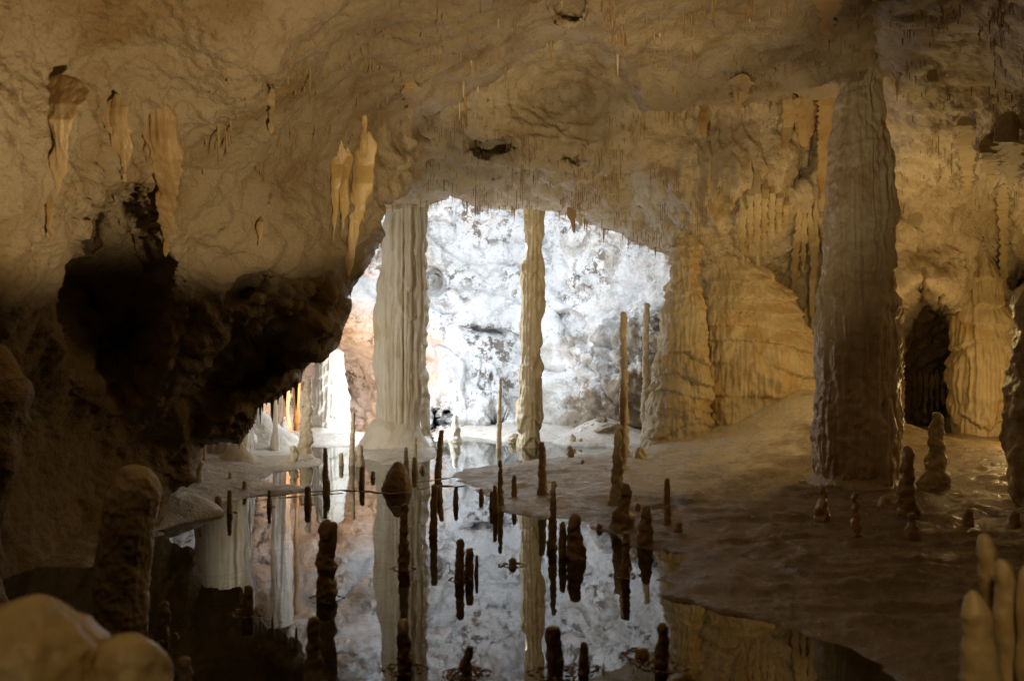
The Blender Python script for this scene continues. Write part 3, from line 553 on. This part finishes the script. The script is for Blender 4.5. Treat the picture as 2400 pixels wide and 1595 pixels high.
blob('foreground_stub', 'blurred pale tip of stone peeking in at the bottom edge right of centre', [([(1576, 1585, 1625), (1600, 1565, 1645), (1700, 1550, 1660), (1800, 1540, 1670)], 2.4, .025)], 'wax', 'stalagmite')
blob('foreground_stalagmite', 'glossy amber stalagmite leaning left, uppermost in the bottom right corner', [([(1249, 2292, 2322), (1290, 2288, 2340), (1350, 2296, 2346), (1400, 2306, 2346), (1600, 2320, 2360)], 3.5, .04)], 'wax', 'stalagmite', 'amber foreground stalagmites')
blob('foreground_stalagmite', 'thickest glossy amber stalagmite between two others at the bottom right', [([(1308, 2325, 2368), (1350, 2322, 2384), (1420, 2326, 2390), (1500, 2332, 2392), (1900, 2335, 2400)], 3.3, .04)], 'wax', 'stalagmite', 'amber foreground stalagmites')
blob('foreground_stalagmite', 'lowest glossy amber stalagmite, in front of the others at the bottom right', [([(1382, 2266, 2296), (1420, 2260, 2318), (1500, 2256, 2332), (1600, 2256, 2340), (1900, 2250, 2350)], 3.1, .05)], 'wax', 'stalagmite', 'amber foreground stalagmites')
blob('foreground_stalagmite', 'glossy amber stalagmite cut off by the right edge', [([(1322, 2388, 2412), (1360, 2380, 2430), (1420, 2384, 2440), (1900, 2384, 2450)], 3.2, .04)], 'wax', 'stalagmite', 'amber foreground stalagmites')
# columns hidden behind the left rock but mirrored in the pond
for (lab, pf, Yq, mt) in [('broad white fluted column mirrored in the left water', [(500, 458, 600), (720, 462, 594), (850, 464, 588), (960, 462, 590), (1074, 460, 592)], 13.5, 'white'),
        ('thin white column mirrored between the broad column and the brown one', [(450, 625, 655), (600, 634, 650), (800, 636, 648), (950, 634, 650), (1060, 636, 654)], 14.3, 'white'),
        ('thin brown streaked column mirrored beside the thin white one', [(450, 688, 700), (800, 690, 700), (1010, 688, 702)], 18.0, 'amber'),
        ('rough white column glimpsed under the dark rock beside the orange light', [(560, 640, 690), (800, 642, 680), (920, 643, 677), (960, 640, 676), (1020, 632, 682)], 17.6, 'white')]:
    r = empty('column', ((pf[0][1] - CX) / F * Yq, Yq, 0)); tag(r, lab, 'column')
    body('shaft', pf, Yq, M[mt], flute=(.04, 7, .3) if pf[0][2] - pf[0][1] > 40 else (.01, 12, 1), lump=(.03, 3), parent=r, seed=51, zbot=-.1)

# ------------------------------------------------------------------ rubble bank
def rock(label, cx, cy, w, h, Y, seed, mat='rubble', ang=0):
    n, m = 26, 40; th = np.linspace(.01, math.pi - .01, n)[:, None]; ph = np.linspace(0, 2 * math.pi, m, endpoint=False)[None]
    D = np.stack(np.broadcast_arrays(np.sin(th) * np.cos(ph), np.sin(th) * np.sin(ph), np.cos(th) + 0 * ph), -1)
    k = Y / F; D = D * (1 + .35 * fbm(D * 1.6 + seed, 3) + .1 * billow(D * 4 + seed))[..., None]
    P = S(D, w / 2 * k, w / 2.5 * k, h / 2 * k); c, s = math.cos(ang), math.sin(ang)
    P = np.stack([P[..., 0] * c - P[..., 2] * s, P[..., 1], P[..., 0] * s + P[..., 2] * c], -1)
    P = P + unproj(cx, cy, Y); tag(mkmesh('rock', P, gridq(n, m, True)[:, ::-1], M[mat]), label, 'rock', 'rubble on the far bank')
rock('white lumpy rock on the left of the rubble bank', 1369, 1012, 30, 22, 15.8, 1, 'white')
rock('long slab like a log lying on the rubble bank', 1416, 1004, 52, 15, 15.6, 2, 'rubble', .3)
rock('knobbly brown rock above the slab on the rubble bank', 1410, 988, 30, 22, 15.9, 3)
rock('small stone at the foot of the knobbly brown rock', 1392, 1000, 18, 14, 15.8, 4)
rock('upright yellow rock at the left foot of the rubble bank', 1342, 1036, 20, 30, 15.3, 5, 'pale')
rock('rounded stub of rock right of the upright yellow one', 1358, 1040, 18, 24, 15.2, 6, 'pale')
rock('tan rock left of the banded column foot', 1204, 1030, 26, 26, 15.5, 7, 'pale')
rock('pale stone left of the fluted column on the shelf', 642, 1053, 9, 8, 14.2, 8, 'pale')
rock('flat brown crust on the pale bank', 1250, 1098, 32, 10, 12.3, 9)
rock('long low ridge of stone on the right floor under the amber light', 2340, 1128, 110, 16, 12.0, 10, 'flow')

# ------------------------------------------------------------------ draperies and large stalactites
_zb = {}
def surf(g, px, py, mode=np.median, w=2):
    """depth of the displaced rock really standing at this bearing"""
    if id(g) not in _zb:
        P = g[0][g[2] > 2].reshape(-1, 3); u = ((P[:, 0] / P[:, 1] * F + CX + 400) / 7).astype(int); v = ((CY - (P[:, 2] - HC) / P[:, 1] * F + 600) / 7).astype(int)
        ok = (u >= 0) & (u < 480) & (v >= 0) & (v < 320) & (P[:, 1] > 0); Z = np.full((320, 480), 99.); np.minimum.at(Z, (v[ok], u[ok]), P[ok, 1])
        for _ in range(3):
            Zm = np.minimum.reduce([np.roll(Z, k, ax) for k in (-1, 1) for ax in (0, 1)]); Z = np.where(Z > 90, Zm, Z)
        _zb[id(g)] = Z
    Z = _zb[id(g)]; j = int((px + 400) / 7); i = int((py + 600) / 7); i = min(max(i, w), 319 - w); j = min(max(j, w), 479 - w)
    A = Z[i - w:i + w + 1, j - w:j + w + 1]; A = A[A < 90]; return float(mode(A)) if len(A) else 9.
def hang(label, pts, g, mat, off=.15, fl=(.02, 12, .4), depth=.24, group='stalactites on the cave ceiling', cat='stalactite', seed=0, lump=.02):
    cxm = (pts[0][1] + pts[0][2]) / 2; hh = pts[-1][0] - pts[0][0]; w0 = pts[0][2] - pts[0][1]
    pts = [(pts[0][0] - hh * .15 - 4, pts[0][1] + w0 * .3, pts[0][2] - w0 * .3)] + list(pts)
    if isinstance(g, float): Y = g; yf = None
    else:
        pp = np.linspace(pts[0][0], pts[-1][0], 9); A = np.array(pts, float); cc = np.interp(pp, A[:, 0], (A[:, 1] + A[:, 2]) / 2); ww = np.interp(pp, A[:, 0], A[:, 2] - A[:, 1])
        tt = (pp - pp[0]) / (pp[-1] - pp[0]); ys = np.array([surf(g, c, p, np.min, max(1, int(w_ / 18))) for c, p, w_ in zip(cc, pp, ww)])
        ytop = surf(g, cc[0], pp[0], np.max, 3) + .05
        for q in range(len(ys) - 2, -1, -1): ys[q] = min(ys[q], ys[q + 1] + .10)
        ker = np.ones(3) / 3; ys = np.convolve(np.pad(ys, 1, 'edge'), ker, 'valid')
        rad = ww / 2 * ys / F * depth; k2 = sstep(0, .42, tt); yf = (pp, ys - off * (.16 if g is gN else 1.0) * k2 + (rad + .05) * 1.5 * (1 - k2) + rad * .2 * k2); Y = float(np.mean(yf[1]))
    r = empty(cat, tuple(unproj(cxm, pts[0][0], Y if yf is None else yf[1][0]))); tag(r, label, cat, group)
    return body('drip', pts, Y, M[mat], depth=depth, flute=fl, lump=(lump, 5), cap_bot=.02, cap_top=.08, yf=yf, parent=r, seed=seed, n=64, nz=110)
hang('brown fan shaped drapery narrowing to a long point, leftmost on the left wall', [(215, 92, 205), (260, 104, 186), (320, 118, 168), (380, 124, 150), (430, 128, 142), (462, 131, 136)], gN, 'amber', seed=1, fl=(.03, 16, .5))
hang('thin rod of stone under the leftmost fan drapery', [(460, 112, 128), (520, 113, 122), (575, 116, 119)], gN, 'amber', seed=2)
hang('brown drapery in the middle above the dark hollow of the left wall', [(250, 240, 300), (300, 252, 302), (360, 276, 304), (400, 284, 300), (428, 290, 296)], gN, 'amber', seed=3, fl=(.03, 16, .5))
hang('longest brown drapery right of the dark hollow', [(290, 326, 420), (360, 338, 418), (430, 358, 420), (500, 372, 412), (560, 380, 404), (602, 386, 391)], gN, 'amber', seed=4, fl=(.03, 14, .5))
hang('long yellow stalactite, left of the pair near the arch', [(360, 775, 812), (420, 776, 796), (500, 778, 792), (568, 780, 783)], gN, 'wax', seed=5)
hang('yellow stalactite on the right of the pair near the arch', [(370, 790, 826), (440, 796, 820), (500, 797, 812), (558, 800, 803)], gN, 'wax', seed=6)
hang('broad pale drapery under the yellow pair at the arch edge', [(350, 835, 880), (430, 826, 868), (500, 815, 852), (560, 812, 840), (610, 814, 828), (650, 815, 819)], gN, 'wax', seed=7, fl=(.03, 10, .4))
hang('slim yellow stalactite beside the arch edge', [(300, 838, 862), (380, 845, 860), (450, 846, 856), (520, 849, 852)], gN, 'wax', seed=8)
hang('small stalactite alone in the middle of the left wall', [(500, 601, 616), (540, 603, 612), (580, 606, 609)], gN, 'amber', seed=9)
hang('thin brown drip in the upper left wall', [(225, 622, 650), (250, 628, 642), (315, 633, 636)], gN, 'amber', seed=10)
hang('large brown wedge stalactite at the top edge above the great pillar', [(-40, 1900, 1985), (30, 1915, 1966), (80, 1924, 1948), (122, 1932, 1936)], gN, 'brown', seed=11, fl=(.03, 12, .4))
hang('small brown wedge stalactite at the top edge right of the large one', [(-30, 1990, 2018), (20, 1999, 2010), (42, 2002, 2005)], gN, 'brown', seed=12)
hang('brown wedge stalactite under the shelf left of the great pillar', [(190, 1712, 1764), (225, 1718, 1752), (255, 1724, 1738), (278, 1729, 1733)], gN, 'amber', seed=13, fl=(.03, 12, .4))
hang('brown dagger stalactite hanging from the arch right of the banded column', [(490, 1328, 1346), (515, 1335, 1348), (546, 1344, 1348)], 13.9, 'brown', seed=14)
hang('pale flat stalactite beside the brown dagger on the arch', [(490, 1342, 1368), (510, 1350, 1364), (528, 1358, 1363)], 14.1, 'pale', seed=15)
hang('long amber curtain hanging beside the great pillar', [(236, 1916, 1960), (330, 1918, 1956), (400, 1920, 1944), (450, 1921, 1938), (488, 1925, 1930)], gC, 'amber', seed=16, fl=(.04, 9, .3))
hang('shorter amber curtain left of the long one by the great pillar', [(236, 1862, 1915), (280, 1864, 1914), (320, 1868, 1904), (345, 1875, 1895)], gC, 'amber', seed=17, fl=(.04, 10, .3))
hang('slanting amber curtain under the shelf', [(236, 1835, 1875), (290, 1830, 1860), (335, 1828, 1846), (350, 1830, 1840)], gC, 'amber', seed=18, fl=(.04, 10, .3))
hang('pair of slim amber bars on the pale wall under the shelf', [(246, 1636, 1662), (290, 1640, 1658), (320, 1643, 1655)], gC, 'amber', seed=19, fl=(.03, 16, .2))
for q in range(7):
    a = 1742 + q * 17; t = [470, 440, 430, 425, 440, 455, 470][q]; e = [622, 600, 626, 585, 560, 545, 520][q]
    hang(['leftmost', 'second', 'third', 'middle', 'third from the right', 'second from the right', 'rightmost'][q] + ' of the seven golden drapery folds above the flowstone mound', [(t, a - 9, a + 9), (t + (e - t) * .5, a - 8, a + 7), (t + (e - t) * .85, a - 5, a + 4), (e, a - 2, a + 2)], gC, 'flow', seed=70 + q, fl=(.015, 14, .2))
for q, (a, b, c, d, e, lb) in enumerate([(1866, 1880, 510, 715, 1858, 'leftmost'), (1880, 1892, 515, 640, 1882, 'second'), (1892, 1906, 515, 690, 1908, 'third'), (1905, 1920, 505, 770, 1904, 'longest'), (1918, 1934, 500, 600, 1932, 'rightmost')]):
    hang(lb + ' of the thin ropes of stone hanging left of the great pillar', [(c, a, b), (c + (d - c) * .4, (a + e) / 2 - 5, (b + e) / 2 + 5), (c + (d - c) * .8, e - 5, e + 5), (d, e - 2, e + 2)], gC, 'flow', seed=22 + q)
hang('cluster curtain of yellow drips high at the right edge', [(290, 2335, 2398), (350, 2336, 2396), (400, 2345, 2392), (440, 2360, 2380), (455, 2368, 2374)], gC, 'flow', seed=30, fl=(.09, 9, .3))
hang('second curtain of yellow drips left of the right edge cluster', [(330, 2300, 2345), (380, 2305, 2342), (420, 2315, 2332), (440, 2322, 2328)], gC, 'flow', seed=31, fl=(.06, 9, .3))
hang('thin stalactite pair left of the amber column top', [(180, 2172, 2200), (230, 2175, 2198), (290, 2196, 2200)], gC, 'flow', seed=32, fl=(.03, 16, .3))
hang('drip curtain joining the ceiling to the amber column', [(300, 2240, 2290), (380, 2248, 2284), (430, 2256, 2280), (460, 2262, 2274)], gC, 'flow', seed=33, fl=(.05, 9, .3))
hang('slim column like drip right of the amber column', [(470, 2338, 2364), (560, 2342, 2360), (660, 2344, 2362), (700, 2350, 2360)], gC, 'flow', seed=34, fl=(.03, 9, .3))
for q in range(9):
    a = 2116 + q * 13.5; hang('dark rib like stalactite in the row inside the hollow right of the great pillar', [(880 + 4 * (q % 3), a - 6, a + 6), (930, a - 5, a + 5), (972 - 7 * (q % 4), a - 2, a + 2)], gC, 'stal', seed=60 + q, off=.2, group='ribs in the hollow')
hang('brown wedge stalactite above the bright arch, left of centre', [(200, 940, 985), (235, 945, 975), (262, 955, 968), (280, 958, 962)], gN, 'amber', seed=36, fl=(.03, 12, .4))

# ------------------------------------------------------------------ small stalactites
def conemesh(name, L, R, mat, seed):
    n, m = 9, 8; t = np.linspace(0, 1, n); a = np.linspace(0, 2 * math.pi, m, endpoint=False)[None]
    rr = (R * (1 - t) ** .7 * (1 + .12 * np.sin(t * 9 + seed)) + .0012)[:, None]
    P = np.stack(np.broadcast_arrays(rr * np.cos(a), rr * np.sin(a), (.03 - t * (L + .03))[:, None]), -1)
    V = np.concatenate([P.reshape(-1, 3), [[0, 0, -L - .002]]])
    j = np.arange(m); T = np.stack([np.full(m, n * m), (n - 1) * m + j, (n - 1) * m + (j + 1) % m], -1)
    me = mkmesh(name, V, gridq(n, m, True)[:, ::-1], mat, None, T); return me
protos = []
for s in range(14):
    L = .07 + .2 * (s / 13) ** 1.6; o = conemesh('stalactite', L, .008 + .010 * random.random() + L * .03, [M['brown'], M['amber'], M['pale']][s % 3], s); protos.append(o)
used_proto = set()
def drip(P, s, sc_, label, group):
    b = protos[s]; o = b if s not in used_proto else b.copy()
    if s in used_proto: COL.objects.link(o)
    used_proto.add(s); o.location = tuple(P); o.scale = (sc_, sc_, sc_); tag(o, label, 'stalactite', group)
def alongP(g, at, poly, n, label, group, sc_=(.6, 1.2), inset=4):
    p = np.array(poly, float); seg = np.sqrt((np.diff(p, axis=0) ** 2).sum(1)); cum = np.r_[0, np.cumsum(seg)]
    Pf, Nn, sd, U, V = g
    for i in range(n):
        d = random.random() * cum[-1]; x = np.interp(d, cum, p[:, 0]); y = np.interp(d, cum, p[:, 1])
        dd = (U - x) ** 2 + (V - y) ** 2 + np.where((sd < inset) | (sd > inset + 22), 1e7, 0); k = np.unravel_index(np.argmin(dd), dd.shape)
        if dd[k] > 2500: continue
        q = Pf[k]; drip(q + np.array([0, 0, .015]), random.randrange(14) if random.random() < .5 else random.randrange(6), random.uniform(*sc_), label, group)
ARCH = C_hole[5:20]; 
alongP(gC, atC, ARCH, 95, 'thin stalactite in the fringe along the lip of the bright arch', 'fringe along the bright arch', (.5, 1.0))
alongP(gN, atN, N_edge[11:16], 26, 'small dark stalactite on the lowest edge of the dark left rock', 'fringe of the dark left rock', (.5, 1.0))
alongP(gN, atN, N_edge[16:28], 22, 'small dark stalactite on the sloping edge of the dark left rock', 'drips on the sloping rock edge', (.3, .7))
alongP(gN, atN, N_edge[42:49], 45, 'little stalactite on the edge of the shelf left of the great pillar', 'fringe of the shelf', (.35, .8))
alongP(gN, atN, N_edge[33:40], 22, 'little stalactite on the ridge between near and far ceiling', 'fringe of the ceiling ridge', (.4, .9))
def scatter(g, box, n, cond=None, sc_=(.3, .9), big_=.3, label=None, group=None, out=None):
    Pf, Nn, sd, U, V = g; m = (U > box[0]) & (U < box[1]) & (V > box[2]) & (V < box[3]) & (sd > 12) & (Nn[..., 2] < -.15)
    idx = np.argwhere(m)
    if not len(idx): return
    clump = fbm(np.stack([U, V, 0 * U], -1) / 70, 2)[m]; p = np.exp(clump * 3.5); p /= p.sum()
    for j in rng.choice(len(idx), n, p=p):
        k = tuple(idx[j]); q = Pf[k] + np.array([0, 0, .012])
        if out is None: drip(q, random.randrange(14) if random.random() < big_ else random.randrange(5), random.uniform(*sc_), label, group)
        else: out.append((q, random.uniform(.02, .11) * (2.6 if random.random() < .10 else 1), random.uniform(.003, .010)))
scatter(gC, (1000, 1560, 250, 560), 30, label='small stalactite on the pale ceiling behind the arch ridge', group='stalactites on the pale ceiling', sc_=(.6, 1.1))
scatter(gN, (900, 2080, -10, 240), 40, label='small stalactite on the near ceiling', group='stalactites on the near ceiling', sc_=(.5, 1.1))
ST = []
scatter(gC, (960, 1760, 250, 620), 1050, out=ST); scatter(gN, (850, 2080, -60, 260), 500, out=ST); scatter(gC, (2080, 2420, 0, 500), 260, out=ST); scatter(gN, (450, 850, 100, 420), 60, out=ST); scatter(gF, (900, 1560, 420, 700), 160, out=ST)
def straws(L):
    m = 5; a = np.linspace(0, 2 * math.pi, m, endpoint=False); Vs, Qs, Ts = [], [], []; b = 0
    for q, ln, r0 in L:
        for z, rr in ((.03, r0), (-ln * .5, r0 * .75), (-ln, r0 * .3)):
            Vs.append(np.stack([q[0] + rr * np.cos(a), q[1] + rr * np.sin(a), np.full(m, q[2] + z)], -1))
        Qs.append(gridq(3, m, True)[:, ::-1] + b); j = np.arange(1, m - 1); Ts.append(np.stack([0 * j + b + 2 * m, b + 2 * m + j, b + 2 * m + j + 1], -1)); b += 3 * m
    o = mkmesh('soda_straws', np.concatenate(Vs), np.concatenate(Qs), M['amber'], None, np.concatenate(Ts))
    tag(o, 'countless fine soda straw stalactites covering the ceiling', 'soda straws', kind='stuff')
straws(ST)

# rimstone dams in the pond
def dam(label, pts, seed, w=.006):
    g = np.array(G(pts)); d = np.r_[0, np.cumsum(np.sqrt((np.diff(g, axis=0) ** 2).sum(1)))]; n = int(d[-1] / .02)
    t = np.linspace(0, d[-1], n); x = np.interp(t, d, g[:, 0]); y = np.interp(t, d, g[:, 1])
    n3 = np.stack([x * 3, y * 3, 0 * x + seed], -1); y = y + .22 * perlin(n3 * .7) + .06 * perlin(n3 * 3); rr = w * (.5 + np.abs(perlin(n3 * 2)) * 2.4)
    a = np.linspace(0, 2 * math.pi, 8, endpoint=False)[None]
    P = np.stack(np.broadcast_arrays(x[:, None] + 0 * a, y[:, None] + 2.2 * rr[:, None] * np.cos(a), .001 + rr[:, None] * np.sin(a)), -1)
    tag(mkmesh('rimstone_dam', P, gridq(n, 8, True), M['pale']), label, 'rimstone dam')
dam('thin rimstone dam crossing the pond beneath the cone boulder', [(640, 1160), (700, 1152), (800, 1146), (880, 1152), (960, 1150), (1010, 1141), (1090, 1138)], 1)
dam('thin rimstone dam left, below the first one', [(600, 1172), (660, 1166), (740, 1160), (800, 1158)], 2, .005)
dam('thin rimstone dam behind the boulder reaching the right bank', [(980, 1128), (1040, 1124), (1080, 1117)], 3, .005)

# ------------------------------------------------------------------ lamps and added fill lights
def lamp(kind, name, loc, energy, color, size=.1, aim=None, cone=90, blend=.6):
    L = bpy.data.lights.new(name, kind); L.energy = energy; L.color = color
    if kind in ('POINT', 'SPOT'): L.shadow_soft_size = size
    if kind == 'AREA': L.size = size
    if kind == 'SPOT': L.spot_size = math.radians(cone); L.spot_blend = blend
    o = bpy.data.objects.new(name, L); o.location = loc; COL.objects.link(o)
    if aim is not None: o.rotation_euler = (Vector(aim) - Vector(loc)).to_track_quat('-Z', 'Y').to_euler()
    return o
W = (1, .74, .40); A = (1, .68, .28); C = (.76, .86, 1)
lamp('POINT', 'cool_lamp', (-1.65, 15.6, 1.0), 150, C, .15)
lamp('AREA', 'chamber_lamp', (-.7, 15.8, 4.0), 158, C, 2.4, (.1, 19.5, 1.6))
lamp('POINT', 'alcove_lamp', (-3.15, 17.9, .7), 95, (1, .52, .22), .1)
lamp('SPOT', 'near_lamp', (.7, 2.95, .25), 540, W, .14, (-.8, 5.35, 4.9), 84, .2)
lamp('SPOT', 'ceiling_fill', (-.75, 2.9, .15), 780, (1, .78, .45), .14, (1.9, 13, 4.6), 42, .8)  # added fill that brightens the arch ceiling and right wall, no cave fixture
lamp('SPOT', 'column_fill', (-3.9, 10.4, 1.5), 330, (1, .90, .72), .15, (-1.2, 14.8, 1.5), 76, .8)  # unseen fill added behind the left rock to brighten column fronts and left bank
lamp('POINT', 'amber_lamp', (4.2, 11.8, 2.1), 54, A, .12)
lamp('POINT', 'right_lamp', (6.9, 12.8, .9), 60, A, .12)
lamp('SPOT', 'foreground_lamp', (-.8, .9, 2.6), 22, W, .15, (-1.0, 2.3, .6), 46, .5)
lamp('SPOT', 'right_foreground_lamp', (.8, .9, 2.4), 55, W, .15, (1.7, 3.3, .75), 26, .5)

# ------------------------------------------------------------------ world, camera, render
w = bpy.data.worlds.new('World'); sc.world = w; w.use_nodes = True
w.node_tree.nodes['Background'].inputs[0].default_value = (0, 0, 0, 1); w.node_tree.nodes['Background'].inputs[1].default_value = 0
cam = bpy.data.cameras.new('Camera'); co = bpy.data.objects.new('Camera', cam); COL.objects.link(co)
co.location = (0, 0, HC); co.rotation_euler = (math.radians(90), 0, 0); cam.sensor_width = 36; cam.lens = 36 * F / 2400; cam.clip_end = 200
cam.dof.use_dof = True; cam.dof.focus_distance = 12.5; cam.dof.aperture_fstop = 2.4
sc.camera = co
sc.view_settings.view_transform = 'Standard'; sc.view_settings.look = 'None'; sc.view_settings.exposure = 0; sc.view_settings.gamma = 1
sc.render.engine = 'CYCLES'
cy = sc.cycles; cy.use_denoising = True; cy.max_bounces = 5; cy.diffuse_bounces = 3; cy.glossy_bounces = 3; cy.transparent_max_bounces = 8; cy.caustics_reflective = False; cy.caustics_refractive = False; cy.sample_clamp_indirect = 6
